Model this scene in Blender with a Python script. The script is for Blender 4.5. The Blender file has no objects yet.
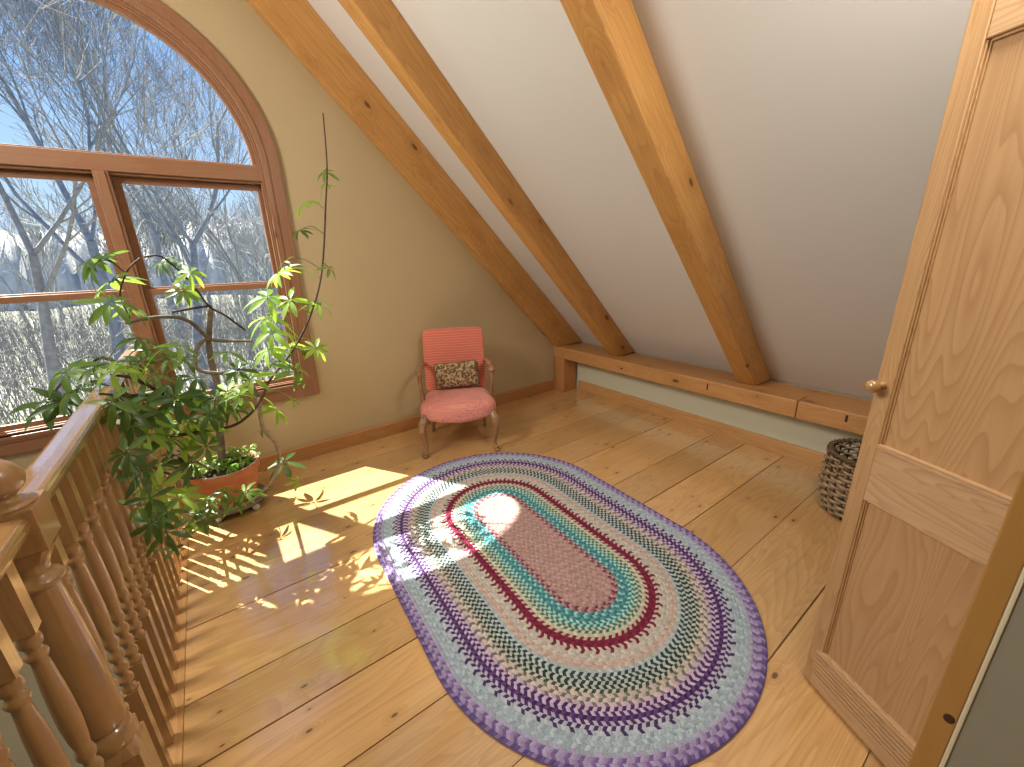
import bpy, bmesh, math, random
from mathutils import Vector, Matrix, Euler, Quaternion
from mathutils.geometry import tessellate_polygon

SC = bpy.context.scene
COL = SC.collection
PI = math.pi
S2 = math.sqrt(.5)

# ------------------------------------------------------------------ helpers
class MB:
    """collects geometry for ONE mesh object"""
    def __init__(self):
        self.v = []; self.f = []; self.c = []; self.smooth = []
    def add(self, verts, faces, smooth=False, col=None):
        o = len(self.v)
        self.v += [tuple(p) for p in verts]
        for f in faces:
            self.f.append(tuple(i + o for i in f)); self.smooth.append(smooth); self.c.append(col)
    def box(self, x0, x1, y0, y1, z0, z1, M=None, col=None):
        vs = [Vector((x, y, z)) for z in (z0, z1) for y in (y0, y1) for x in (x0, x1)]
        if M: vs = [M @ p for p in vs]
        self.add(vs, [(0,2,3,1),(4,5,7,6),(0,1,5,4),(2,6,7,3),(0,4,6,2),(1,3,7,5)], False, col)
    def prism(self, loops, a0, a1, axis='y', M=None):
        """loops: list of 2D outlines (first outer, rest holes) extruded along axis"""
        def P(p, a):
            q = {'y': (p[0], a, p[1]), 'x': (a, p[0], p[1]), 'z': (p[0], p[1], a)}[axis]
            q = Vector(q)
            return M @ q if M else q
        flat = [p for l in loops for p in l]
        n = len(flat)
        tris = tessellate_polygon([[Vector((p[0], p[1], 0)) for p in l] for l in loops])
        vs = [P(p, a0) for p in flat] + [P(p, a1) for p in flat]
        fs = []
        for t in tris:
            fs.append(tuple(t)); fs.append(tuple(i + n for i in reversed(t)))
        o = 0
        for l in loops:
            m = len(l)
            for i in range(m):
                j = (i + 1) % m
                fs.append((o + i, o + j, o + j + n, o + i + n))
            o += m
        self.add(vs, fs)
    def lathe(self, prof, cx=0, cy=0, seg=20, M=None, cap=True):
        """prof: (z, r)"""
        vs = []; fs = []
        for z, r in prof:
            for k in range(seg):
                a = 2 * PI * k / seg
                p = Vector((cx + r * math.cos(a), cy + r * math.sin(a), z))
                vs.append(M @ p if M else p)
        for i in range(len(prof) - 1):
            for k in range(seg):
                k2 = (k + 1) % seg
                fs.append((i*seg+k, i*seg+k2, (i+1)*seg+k2, (i+1)*seg+k))
        self.add(vs, fs, True)
        if cap:
            o = len(self.v) - len(vs)
            for i, rev in ((0, True), (len(prof)-1, False)):
                ring = [o + i*seg + k for k in range(seg)]
                self.f.append(tuple(reversed(ring)) if rev else tuple(ring)); self.smooth.append(False); self.c.append(None)
    def tube(self, pts, rad, seg=8, closed=False, cap=True, flat=1.0):
        pts = [Vector(p) for p in pts]
        n = len(pts)
        if not isinstance(rad, (list, tuple)): rad = [rad] * n
        vs = []; fs = []
        up = None
        for i, p in enumerate(pts):
            a = pts[(i - 1) % n] if (closed or i > 0) else p
            b = pts[(i + 1) % n] if (closed or i < n - 1) else p
            t = (b - a)
            if t.length < 1e-9: t = Vector((0, 0, 1))
            t.normalize()
            if up is None:
                up = Vector((0, 0, 1)) if abs(t.z) < .9 else Vector((1, 0, 0))
            u = up - t * up.dot(t)
            if u.length < 1e-4: u = t.orthogonal()
            u.normalize(); w = t.cross(u); up = u
            for k in range(seg):
                an = 2 * PI * k / seg
                vs.append(p + (u * math.cos(an) + w * math.sin(an) * flat) * rad[i])
        m = n if closed else n - 1
        for i in range(m):
            j = (i + 1) % n
            for k in range(seg):
                k2 = (k + 1) % seg
                fs.append((i*seg+k, i*seg+k2, j*seg+k2, j*seg+k))
        self.add(vs, fs, True)
        if cap and not closed:
            o = len(self.v) - len(vs)
            self.f.append(tuple(o + k for k in reversed(range(seg)))); self.smooth.append(True); self.c.append(None)
            self.f.append(tuple(o + (n-1)*seg + k for k in range(seg))); self.smooth.append(True); self.c.append(None)
    def mesh(self, name, attr=None):
        me = bpy.data.meshes.new(name)
        me.from_pydata(self.v, [], self.f)
        me.polygons.foreach_set('use_smooth', self.smooth)
        if attr:
            ca = me.color_attributes.new(attr, 'FLOAT_COLOR', 'CORNER')
            buf = []
            for p in me.polygons:
                c = self.c[p.index] or (.5, .5, .5)
                for _ in range(p.loop_total): buf += [c[0], c[1], c[2], 1.0]
            ca.data.foreach_set('color', buf)
        me.update()
        bm = bmesh.new(); bm.from_mesh(me)
        bmesh.ops.recalc_face_normals(bm, faces=bm.faces)
        bm.to_mesh(me); bm.free()
        return me
    def build(self, name, mat, parent=None, loc=None, rot=None, bevel=0, attr=None, M=None):
        me = self.mesh(name, attr)
        me.materials.append(mat)
        o = bpy.data.objects.new(name, me); COL.objects.link(o)
        if M is not None: o.matrix_world = M
        if loc is not None: o.location = loc
        if rot is not None: o.rotation_euler = rot
        if parent is not None: o.parent = parent
        if bevel:
            b = o.modifiers.new('bevel', 'BEVEL'); b.width = bevel; b.segments = 2; b.limit_method = 'ANGLE'; b.angle_limit = math.radians(40)
        return o

def tag(o, label, cat=None, group=None, kind=None):
    o['label'] = label
    if cat: o['category'] = cat
    if group: o['group'] = group
    if kind: o['kind'] = kind
    return o

def empty(name, loc, rz=0):
    o = bpy.data.objects.new(name, None); COL.objects.link(o)
    o.location = loc; o.rotation_euler = (0, 0, rz); o.empty_display_size = .05
    return o

def catmull(pts, n=6):
    pts = [Vector(p) for p in pts]
    P = [pts[0]*2 - pts[1]] + pts + [pts[-1]*2 - pts[-2]]
    out = []
    for i in range(1, len(P) - 2):
        a, b, c, d = P[i-1], P[i], P[i+1], P[i+2]
        for k in range(n):
            t = k / n
            out.append(.5*((2*b) + (c-a)*t + (2*a-5*b+4*c-d)*t*t + (3*b-a-3*c+d)*t*t*t))
    out.append(pts[-1])
    return out

# ------------------------------------------------------------------ materials
def srgb(r, g, b):
    f = lambda c: (c/255/12.92) if c/255 <= .04045 else ((c/255+.055)/1.055)**2.4
    return (f(r), f(g), f(b), 1)

def new_mat(name):
    m = bpy.data.materials.new(name); m.use_nodes = True
    nt = m.node_tree; nt.nodes.clear()
    out = nt.nodes.new('ShaderNodeOutputMaterial')
    b = nt.nodes.new('ShaderNodeBsdfPrincipled')
    nt.links.new(b.outputs[0], out.inputs[0])
    return m, nt, b, out

def N(nt, t, **kw):
    n = nt.nodes.new(t)
    for k, v in kw.items():
        if k.startswith('i_'):
            key = k[2:]
            key = int(key) if key.isdigit() else key.replace('_', ' ')
            n.inputs[key].default_value = v
        else: setattr(n, k, v)
    return n

def math_node(nt, op, a, b=None, c=None):
    n = nt.nodes.new('ShaderNodeMath'); n.operation = op
    for i, x in enumerate((a, b, c)):
        if x is None: continue
        if hasattr(x, 'links') or isinstance(x, bpy.types.NodeSocket): nt.links.new(x, n.inputs[i])
        else: n.inputs[i].default_value = x
    return n.outputs[0]

def mix_col(nt, fac, a, b, mode='MIX'):
    n = nt.nodes.new('ShaderNodeMix'); n.data_type = 'RGBA'; n.blend_type = mode
    for sock, x in ((n.inputs[0], fac), (n.inputs[6], a), (n.inputs[7], b)):
        if isinstance(x, bpy.types.NodeSocket): nt.links.new(x, sock)
        else: sock.default_value = x
    return n.outputs[2]

def paint(name, col, rough=.6, var=.04, scale=3, bump=.05, bscale=120, spec=.3):
    m, nt, b, out = new_mat(name)
    tc = N(nt, 'ShaderNodeTexCoord')
    n1 = N(nt, 'ShaderNodeTexNoise', i_Scale=scale, i_Detail=3.0)
    nt.links.new(tc.outputs['Object'], n1.inputs['Vector'])
    dark = tuple(c*(1-var*2) for c in col[:3]) + (1,)
    light = tuple(min(1, c*(1+var)) for c in col[:3]) + (1,)
    nt.links.new(mix_col(nt, n1.outputs[0], dark, light), b.inputs['Base Color'])
    b.inputs['Roughness'].default_value = rough
    b.inputs['Specular IOR Level'].default_value = spec
    if bump:
        n2 = N(nt, 'ShaderNodeTexNoise', i_Scale=bscale, i_Detail=2.0)
        nt.links.new(tc.outputs['Object'], n2.inputs['Vector'])
        bp = N(nt, 'ShaderNodeBump', i_Strength=bump, i_Distance=.002)
        nt.links.new(n2.outputs[0], bp.inputs['Height']); nt.links.new(bp.outputs[0], b.inputs['Normal'])
    return m

def wood(name, base, dark, axis='x', rings=14., ring_mix=.5, streak=.35, knots=.5, rough=.38, knot_col=None, cross=3.2, spec=.4, plank_attr=None, ring_sharp=1.0, coat=0., knot_scale=1.0, knot3=True, knot_size=(.10, .05), coat_ior=1.85):
    """grain runs along the given object axis"""
    m, nt, b, out = new_mat(name)
    tc = N(nt, 'ShaderNodeTexCoord'); oi = N(nt, 'ShaderNodeObjectInfo')
    off = N(nt, 'ShaderNodeVectorMath', operation='SCALE'); off.inputs['Scale'].default_value = 1.0
    cmb = N(nt, 'ShaderNodeCombineXYZ')
    r = math_node(nt, 'MULTIPLY', oi.outputs['Random'], 37.0)
    nt.links.new(r, cmb.inputs[0]); nt.links.new(math_node(nt, 'MULTIPLY', r, 1.7), cmb.inputs[1]); nt.links.new(math_node(nt, 'MULTIPLY', r, .6), cmb.inputs[2])
    ad = N(nt, 'ShaderNodeVectorMath', operation='ADD')
    nt.links.new(tc.outputs['Object'], ad.inputs[0]); nt.links.new(cmb.outputs[0], ad.inputs[1])
    vec = ad.outputs[0]
    att = None
    if plank_attr:
        att = N(nt, 'ShaderNodeAttribute', attribute_name=plank_attr)
        sep = N(nt, 'ShaderNodeSeparateColor'); nt.links.new(att.outputs['Color'], sep.inputs[0])
        c2 = N(nt, 'ShaderNodeCombineXYZ')
        nt.links.new(math_node(nt, 'MULTIPLY', sep.outputs[0], 23.), c2.inputs[0])
        nt.links.new(math_node(nt, 'MULTIPLY', sep.outputs[1], 31.), c2.inputs[1])
        nt.links.new(math_node(nt, 'MULTIPLY', sep.outputs[0], 17.), c2.inputs[2])
        a2 = N(nt, 'ShaderNodeVectorMath', operation='ADD')
        nt.links.new(vec, a2.inputs[0]); nt.links.new(c2.outputs[0], a2.inputs[1]); vec = a2.outputs[0]
    def mapped(long, crs):
        s = {'x': (long, crs, crs), 'y': (crs, long, crs), 'z': (crs, crs, long)}[axis]
        mp = N(nt, 'ShaderNodeMapping'); mp.inputs['Scale'].default_value = s
        nt.links.new(vec, mp.inputs[0]); return mp.outputs[0]
    # knots
    vo = N(nt, 'ShaderNodeTexVoronoi', feature='F1', i_Scale=1.0, voronoi_dimensions='3D' if knot3 else '2D')
    kl, kc_, kb = 3.6*knot_scale, 7.5*knot_scale, 7.5*knot_scale
    mpk = N(nt, 'ShaderNodeMapping'); mpk.inputs['Scale'].default_value = {'x': (kl, kc_, kb), 'y': (kc_, kl, kb), 'z': (kc_, kb, kl)}[axis]
    nt.links.new(vec, mpk.inputs[0]); kv = mpk.outputs[0]
    if axis == 'z' and not knot3:
        sk = N(nt, 'ShaderNodeSeparateXYZ'); ck = N(nt, 'ShaderNodeCombineXYZ'); nt.links.new(kv, sk.inputs[0])
        nt.links.new(sk.outputs[0], ck.inputs[0]); nt.links.new(sk.outputs[2], ck.inputs[1]); kv = ck.outputs[0]
    nt.links.new(kv, vo.inputs['Vector'])
    sepc = N(nt, 'ShaderNodeSeparateColor'); nt.links.new(vo.outputs['Color'], sepc.inputs[0])
    keep = math_node(nt, 'LESS_THAN', sepc.outputs[0], knots)
    size = math_node(nt, 'MULTIPLY_ADD', sepc.outputs[1], *knot_size)
    kd = math_node(nt, 'DIVIDE', vo.outputs['Distance'], size)
    kmask = N(nt, 'ShaderNodeMapRange', interpolation_type='SMOOTHSTEP'); nt.links.new(kd, kmask.inputs[0])
    kmask.inputs[1].default_value = .55; kmask.inputs[2].default_value = 1.15; kmask.inputs[3].default_value = 1; kmask.inputs[4].default_value = 0
    km = math_node(nt, 'MULTIPLY', kmask.outputs[0], keep)
    kh = N(nt, 'ShaderNodeMapRange', interpolation_type='SMOOTHSTEP'); nt.links.new(kd, kh.inputs[0])
    kh.inputs[1].default_value = .6; kh.inputs[2].default_value = 4.5; kh.inputs[3].default_value = 1; kh.inputs[4].default_value = 0
    halo = math_node(nt, 'MULTIPLY', kh.outputs[0], keep)
    # growth rings = contours of a stretched noise
    n1 = N(nt, 'ShaderNodeTexNoise', i_Scale=1.0, i_Detail=2.0, i_Roughness=.5, i_Distortion=.35)
    nt.links.new(mapped(.55, cross), n1.inputs['Vector'])
    fld = math_node(nt, 'ADD', math_node(nt, 'MULTIPLY', n1.outputs[0], rings), math_node(nt, 'MULTIPLY', halo, 2.6))
    fr = math_node(nt, 'FRACT', fld)
    rg = math_node(nt, 'POWER', fr, 2.2*ring_sharp)
    edge = N(nt, 'ShaderNodeMapRange', interpolation_type='SMOOTHSTEP'); nt.links.new(fr, edge.inputs[0])
    edge.inputs[1].default_value = .9; edge.inputs[2].default_value = 1.0; edge.inputs[3].default_value = 1; edge.inputs[4].default_value = 0
    ring = math_node(nt, 'MULTIPLY', rg, edge.outputs[0])
    n2 = N(nt, 'ShaderNodeTexNoise', i_Scale=1.0, i_Detail=3.0, i_Roughness=.6)
    nt.links.new(mapped(2.2, 90.), n2.inputs['Vector'])
    n3 = N(nt, 'ShaderNodeTexNoise', i_Scale=1.0, i_Detail=2.0)
    nt.links.new(mapped(.7, 2.2), n3.inputs['Vector'])
    c = mix_col(nt, math_node(nt, 'MULTIPLY', ring, ring_mix), base, dark)
    sf = math_node(nt, 'MULTIPLY', math_node(nt, 'SUBTRACT', n2.outputs[0], .42), streak*3.2)
    sf = math_node(nt, 'MAXIMUM', sf, 0.0)
    c = mix_col(nt, sf, c, dark)
    bro = tuple(min(1, x*1.18) for x in base[:3]) + (1,)
    c = mix_col(nt, math_node(nt, 'MULTIPLY', n3.outputs[0], .5), c, bro)
    kc = knot_col or tuple(x*.25 for x in dark[:3]) + (1,)
    c = mix_col(nt, math_node(nt, 'MULTIPLY', halo, .28), c, dark)
    c = mix_col(nt, math_node(nt, 'MULTIPLY', km, .85), c, kc)
    if att:
        v = math_node(nt, 'MULTIPLY_ADD', sep.outputs[2], .30, .85)
        hs = N(nt, 'ShaderNodeHueSaturation'); nt.links.new(c, hs.inputs['Color']); nt.links.new(v, hs.inputs['Value']); c = hs.outputs[0]
    nt.links.new(c, b.inputs['Base Color'])
    rr = math_node(nt, 'MULTIPLY_ADD', n3.outputs[0], .16, rough - .08)
    nt.links.new(rr, b.inputs['Roughness'])
    b.inputs['Specular IOR Level'].default_value = spec
    b.inputs['Coat Weight'].default_value = coat; b.inputs['Coat Roughness'].default_value = .10; b.inputs['Coat IOR'].default_value = coat_ior
    bp = N(nt, 'ShaderNodeBump', i_Strength=.12, i_Distance=.002)
    nt.links.new(math_node(nt, 'ADD', math_node(nt, 'MULTIPLY', ring, .5), n2.outputs[0]), bp.inputs['Height'])
    nt.links.new(bp.outputs[0], b.inputs['Normal'])
    return m

def simple(name, col, rough=.5, spec=.4, metal=0., noise=0., nscale=20., transl=0., col2=None, bump=0.):
    m, nt, b, out = new_mat(name)
    b.inputs['Roughness'].default_value = rough; b.inputs['Specular IOR Level'].default_value = spec; b.inputs['Metallic'].default_value = metal
    tc = N(nt, 'ShaderNodeTexCoord')
    n1 = N(nt, 'ShaderNodeTexNoise', i_Scale=nscale, i_Detail=3.0)
    nt.links.new(tc.outputs['Object'], n1.inputs['Vector'])
    c2 = col2 or tuple(x*(1-noise) for x in col[:3]) + (1,)
    rmp = N(nt, 'ShaderNodeMapRange'); nt.links.new(n1.outputs[0], rmp.inputs[0]); rmp.inputs[1].default_value = .3; rmp.inputs[2].default_value = .7
    cc = mix_col(nt, rmp.outputs[0], c2, col)
    nt.links.new(cc, b.inputs['Base Color'])
    if bump:
        bp = N(nt, 'ShaderNodeBump', i_Strength=bump, i_Distance=.004)
        nt.links.new(n1.outputs[0], bp.inputs['Height']); nt.links.new(bp.outputs[0], b.inputs['Normal'])
    if transl:
        t = N(nt, 'ShaderNodeBsdfTranslucent'); ms = N(nt, 'ShaderNodeMixShader', i_0=transl)
        tcol = mix_col(nt, .5, cc, (min(1, col[0]*2.2+.1), min(1, col[1]*1.8+.1), col[2]*.8, 1))
        nt.links.new(tcol, t.inputs[0])
        nt.links.new(b.outputs[0], ms.inputs[1]); nt.links.new(t.outputs[0], ms.inputs[2]); nt.links.new(ms.outputs[0], out.inputs[0])
    return m

W = {}
PINE_F = (.67, .405, .165, 1); PINE_FD = (.36, .165, .047, 1)
W['floor'] = wood('floor_pine', PINE_F, PINE_FD, 'x', rings=26, ring_mix=.46, streak=.42, knots=.42, rough=.30, plank_attr='plank', cross=4.0, spec=.5, coat=1.0, knot3=False, knot_size=(.05, .024))
RA = (.60, .315, .095, 1); RAD = (.32, .125, .025, 1)
W['rafter'] = wood('rafter_pine', RA, RAD, 'x', rings=20, ring_mix=.55, streak=.5, knots=.85, rough=.42, cross=4.5, knot_scale=.9, knot_size=(.14, .05))
W['beam_y'] = wood('beam_pine', (.53, .275, .10, 1), (.33, .14, .04, 1), 'y', rings=20, ring_mix=.55, streak=.5, knots=.8, rough=.45, cross=4.5)
W['post_z'] = wood('post_pine', (.50, .235, .085, 1), (.31, .12, .035, 1), 'z', rings=18, ring_mix=.55, streak=.5, knots=.7, rough=.45, cross=4.5)
W['base_x'] = wood('baseboard_pine', (.46, .22, .075, 1), (.30, .12, .035, 1), 'x', rings=18, ring_mix=.45, streak=.5, knots=.2, rough=.4)
W['base_y'] = wood('baseboard_side_pine', (.56, .31, .12, 1), (.36, .16, .05, 1), 'y', rings=18, ring_mix=.5, streak=.5, knots=.3, rough=.4)
CA = (.29, .145, .075, 1); CAD = (.25, .095, .04, 1)
W['win_x'] = wood('window_pine_across', CA, CAD, 'x', rings=18, ring_mix=.5, streak=.6, knots=.08, rough=.4)
W['win_z'] = wood('window_pine_upright', CA, CAD, 'z', rings=18, ring_mix=.5, streak=.6, knots=.2, rough=.4)
RL = (.42, .235, .09, 1); RLD = (.25, .115, .035, 1)
W['rail_y'] = wood('rail_oak_along', RL, RLD, 'y', rings=20, ring_mix=.5, streak=.5, knots=0, rough=.25, coat=1., coat_ior=2.6)
W['rail_z'] = wood('rail_oak_upright', RL, RLD, 'z', rings=22, ring_mix=.5, streak=.5, knots=0, rough=.32, coat=.6)
DO = (.52, .315, .145, 1); DOD = (.33, .165, .06, 1)
W['door_z'] = wood('door_fir_upright', DO, DOD, 'z', rings=46, ring_mix=.85, streak=.5, knots=0, rough=.4, cross=6.0)
W['door_panel'] = wood('door_fir_panel', (.50, .30, .14, 1), DOD, 'z', rings=44, ring_mix=.85, streak=.35, knots=0, rough=.4, cross=4.6)
W['door_x'] = wood('door_fir_across', (.56, .36, .19, 1), (.36, .195, .09, 1), 'x', rings=40, ring_mix=.8, streak=.4, knots=0, rough=.42, cross=7.0)
W['casing'] = wood('door_casing_pine', (.42, .225, .06, 1), (.33, .15, .035, 1), 'z', rings=12, ring_mix=.3, streak=.25, knots=0, rough=.4)
W['chair'] = wood('chair_walnut', (.34, .18, .085, 1), (.16, .07, .03, 1), 'z', rings=8, ring_mix=.5, streak=.5, knots=0, rough=.3, coat=.3)
M_WALL = paint('yellow_wall_paint', (.51, .395, .22, 1), .55, .03)
M_KNEE = paint('pale_green_wall_paint', (.66, .66, .50, 1), .55, .03)
M_CEIL = paint('white_ceiling_paint', (.715, .70, .665, 1), .6, .025, 1.5)
M_GREY = paint('grey_green_wall', (.30, .29, .22, 1), .6, .03)  # near right wall, darker grey green than the other walls
M_EDGE = paint('cream_edge_paint', (.74, .68, .48, 1), .5, .02)
M_LOW = paint('grey_green_carpet', (.20, .21, .17, 1), .95, .3, 30, .6, 200)

# window glass: lets the sun through, reflects at grazing angles
def glass_mat():
    m = bpy.data.materials.new('window_glass'); m.use_nodes = True
    nt = m.node_tree; nt.nodes.clear()
    out = nt.nodes.new('ShaderNodeOutputMaterial')
    tr = N(nt, 'ShaderNodeBsdfTransparent'); tr.inputs[0].default_value = (.97, .985, .98, 1)
    gl = N(nt, 'ShaderNodeBsdfGlossy', i_Roughness=.02)
    fr = N(nt, 'ShaderNodeFresnel', i_IOR=1.45)
    noise = N(nt, 'ShaderNodeTexNoise', i_Scale=2.0)
    ms = N(nt, 'ShaderNodeMixShader')
    nt.links.new(math_node(nt, 'MULTIPLY', fr.outputs[0], .35), ms.inputs[0])
    nt.links.new(tr.outputs[0], ms.inputs[1]); nt.links.new(gl.outputs[0], ms.inputs[2]); nt.links.new(ms.outputs[0], out.inputs[0])
    return m
M_GLASS = glass_mat()
# ------------------------------------------------------------------ the setting
YG = 3.36            # gable wall face
XK = 3.28            # knee wall face
RX, RZ = -.33, 4.30  # ridge
rnd = random.Random(11)

def struct(o, label, cat):
    return tag(o, label, cat, kind='structure')

# floor: planks running along x, one mesh
seams = [-2.5,-2.2,-1.9,-1.62,-1.3,-1.0,-.72,-.4,-.17, .055,.375,.70,1.02,1.30,1.555,1.95,2.22,2.49,2.78,3.03,3.36]
wide = {1.95:.0065, 1.30:.007, 1.02:.0055, .375:.0065, 1.555:.005}
mb = MB()
for a, b in zip(seams[:-1], seams[1:]):
    g0 = wide.get(a, .003)/2; g1 = wide.get(b, .003)/2
    cuts = [-.35, 3.30]
    for x0, x1 in zip(cuts[:-1], cuts[1:]):
        col = (rnd.random(), rnd.random(), rnd.random())
        mb.box(x0 + (.001 if x0 > 0 else 0), x1 - .001, a + g0, b - g1, -.025, 0, col=col)
mb.box(-.35, 3.3, -2.5, 3.36, -.14, -.0255, col=(.1,.1,0))
floor = mb.build('floor', W['floor'], attr='plank')
struct(floor, 'wide honey pine plank floor with dark gaps and knots', 'floor')

mb = MB(); mb.box(-.435, -.3515, -2.5, 3.345, -.03, 0.0)
mb.box(-.425, -.395, -2.5, 3.345, -.30, -.03)
struct(mb.build('trim_1', W['base_y'], bevel=.004), 'narrow pine nosing strip along the open floor edge under the balusters', 'floor trim')

mb = MB(); mb.box(-3.9, -.40, -2.5, 3.36, -2.75, -2.65)
struct(mb.build('floor_lower', M_LOW), 'grey green carpeted floor of the storey below, seen between the balusters', 'floor')

# gable wall with arched opening
CXW, ZSP = -.327, 2.105
def arch(r, zb, n=36):
    pts = [(CXW - r, zb), (CXW + r, zb)]
    for k in range(n + 1):
        a = PI * k / n
        pts.append((CXW + r*math.cos(a), ZSP + r*math.sin(a)))
    return pts
outer = [(-4.35,-2.75),(3.45,-2.75),(3.45,.62),(RX,4.40),(-4.35,.38)]
mb = MB(); mb.prism([outer, arch(.835, .585)], YG, YG + .17)
struct(mb.build('wall_far', M_WALL), 'pale yellow gable wall around the arched window', 'wall')
mb = MB(); mb.box(XK, XK + .1, -2.5, YG, -.02, .388); mb.box(3.462, 3.56, -2.5, YG, .2, .5); mb.box(3.38, 3.56, -2.5, YG, .2, .388)
struct(mb.build('wall_right', M_KNEE), 'low pale green knee wall under the eave beam', 'wall')
mb = MB(); mb.box(-4.0, -3.9, -2.6, YG, -2.75, .6)
struct(mb.build('wall_left', M_WALL), 'yellow wall on the far side of the stairwell', 'wall')
mb = MB(); mb.prism([[(-4.0,-2.75),(3.38,-2.75),(3.38,.55),(RX,4.33),(-4.0,.6)]], -2.6, -2.5)
struct(mb.build('wall_back', M_WALL), 'yellow wall behind the viewer', 'wall')
def slab(x0, z0, x1, z1, t):
    nx, nz = (z1 - z0), -(x1 - x0)
    l = math.hypot(nx, nz); nx, nz = nx/l*t, nz/l*t
    return [(x0, z0), (x1, z1), (x1 + nx, z1 + nz), (x0 + nx, z0 + nz)]
mb = MB()
mb.prism([[(3.60, .365), (RX, 4.295), (-4.25, .375), (-4.25, .525), (RX, 4.445), (3.60, .515)]], -2.6, YG + .17)
struct(mb.build('ceiling', M_CEIL), 'sloping white plaster ceiling between the rafters', 'ceiling')

# baseboards
mb = MB(); mb.prism([[(YG - .021, 0), (YG, 0), (YG, .116), (YG - .012, .116), (YG - .021, .106)]], -.345, 3.06, axis='x')
struct(mb.build('baseboard_far', W['base_x'], bevel=.002), 'reddish pine baseboard along the yellow gable wall', 'baseboard')
mb = MB(); mb.prism([[(XK - .021, 0), (XK, 0), (XK, .11), (XK - .012, .11), (XK - .021, .10)]], -1.0, 3.17)
struct(mb.build('baseboard_right', W['base_y'], bevel=.002), 'pale pine baseboard along the knee wall', 'baseboard')

# ---------------- arched window
win = empty('window_1', (CXW, YG, .52)); struct(win, 'arched pine window of four panes under a half round light', 'window')
WO = Vector((CXW, YG, .52))
def wpart(mb, name, mat, bevel=.002, label=None):
    mb.v = [tuple(Vector(p) - WO) for p in mb.v]
    o = mb.build(name, mat, win, bevel=bevel)
    if label: o['label'] = label
    return o
mb = MB(); mb.prism([arch(.905, .515), arch(.825, .600)], YG - .024, YG - .0005)
wpart(mb, 'casing', W['win_z'], .004)
mb = MB(); mb.prism([arch(.836, .586), arch(.800, .622)], YG - .03, YG + .165)
wpart(mb, 'jamb', W['win_z'], .003)
mb = MB(); mb.prism([arch(.8005, .6215), arch(.790, .632)], YG + .006, YG + .05)
mb.prism([arch(.7905, .6315), arch(.780, .640)], YG + .022, YG + .05)
wpart(mb, 'stop_moulding', W['win_z'], .002)
GY = YG + .075
mb = MB(); mb.prism([[(CXW + .7995*math.cos(PI*k/36), ZSP + .002 + .7995*math.sin(PI*k/36)) for k in range(37)],
                     [(CXW + .757*math.cos(PI*k/36), ZSP + .004 + .757*math.sin(PI*k/36)) for k in range(37)]], GY - .022, GY + .022)
wpart(mb, 'arched_sash', W['win_z'], .003)
mb = MB(); mb.box(CXW - .799, CXW + .799, YG + .012, YG + .10, 2.015, 2.104)
mb.box(CXW - .799, CXW + .799, YG + .03, YG + .10, 2.002, 2.0155)
mb.box(CXW - .799, CXW + .799, YG + .02, YG + .06, 2.104, 2.112)
wpart(mb, 'transom', W['win_x'], .004)
mb = MB(); mb.box(CXW - .034, CXW + .034, YG + .008, YG + .10, .625, 2.015)
mb.box(CXW - .022, CXW + .022, YG - .002, YG + .01, .625, 2.015)
wpart(mb, 'mullion', W['win_z'], .005)
mb = MB(); mb.box(CXW - .80, CXW + .80, YG - .034, YG + .16, .600, .622)
wpart(mb, 'sill', W['win_x'], .003)
for sx in (-1, 1):
    xa, xb = sorted((CXW + sx*.0345, CXW + sx*.7995))
    for (z0, z1, yo) in ((.6225, 1.365, -.010), (1.335, 2.0015, .018)):
        g = GY + yo
        x0, x1 = xa + .038, xb - .042
        if sx < 0: x0, x1 = xa + .042, xb - .038
        lo = .045 if z0 < 1 else .040
        hi = .036
        mb = MB(); mb.prism([[(xa, z0), (xb, z0), (xb, z1), (xa, z1)], [(x0, z0 + lo), (x1, z0 + lo), (x1, z1 - hi), (x0, z1 - hi)]], g - .0135, g + .0135)
        wpart(mb, 'sash', W['win_x'], .003)
        mb = MB(); mb.box(x0 - .004, x1 + .004, g - .002, g + .002, z0 + lo - .004, z1 - hi + .004)
        wpart(mb, 'pane', M_GLASS, 0, 'clear glass')
mb = MB(); mb.prism([[(CXW + .760*math.cos(PI*k/36), ZSP + .004 + .760*math.sin(PI*k/36)) for k in range(37)]], GY - .002, GY + .002)
wpart(mb, 'pane', M_GLASS, 0, 'clear glass')

# ---------------- timber frame: rafters, eave beam, post
def rafter(y0, y1, cbot, label, ctop=3.9645, x_end=RX + .02):
    """rafter at 45 degrees: underside x+z = cbot, top x+z = ctop, foot cut level on the beam"""
    zf = .516
    prof = [(cbot - zf, zf), (ctop - zf, zf), (x_end, ctop - x_end), (x_end, cbot - x_end)]
    o0 = Vector((prof[0][0], (y0 + y1)/2, zf))
    M = Matrix(((-S2, 0, -S2, o0.x), (0, 1, 0, o0.y), (S2, 0, -S2, o0.z), (0, 0, 0, 1)))
    mb = MB(); mb.prism([prof], y0, y1)
    Mi = M.inverted(); mb.v = [tuple(Mi @ Vector(p)) for p in mb.v]
    o = mb.build('rafter', W['rafter'], M=M, bevel=.006)
    return tag(o, label, 'rafter', 'exposed rafters of the sloping ceiling')
rafter(3.288, YG - .001, 3.562, 'pine rafter lying against the yellow gable wall, leftmost rafter')
rafter(2.545, 2.672, 3.695, 'middle pine rafter between the gable wall rafter and the thick right hand one')
rafter(1.258, 1.392, 3.695, 'thick knotty pine rafter in the middle of the white ceiling, rightmost rafter')

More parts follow.
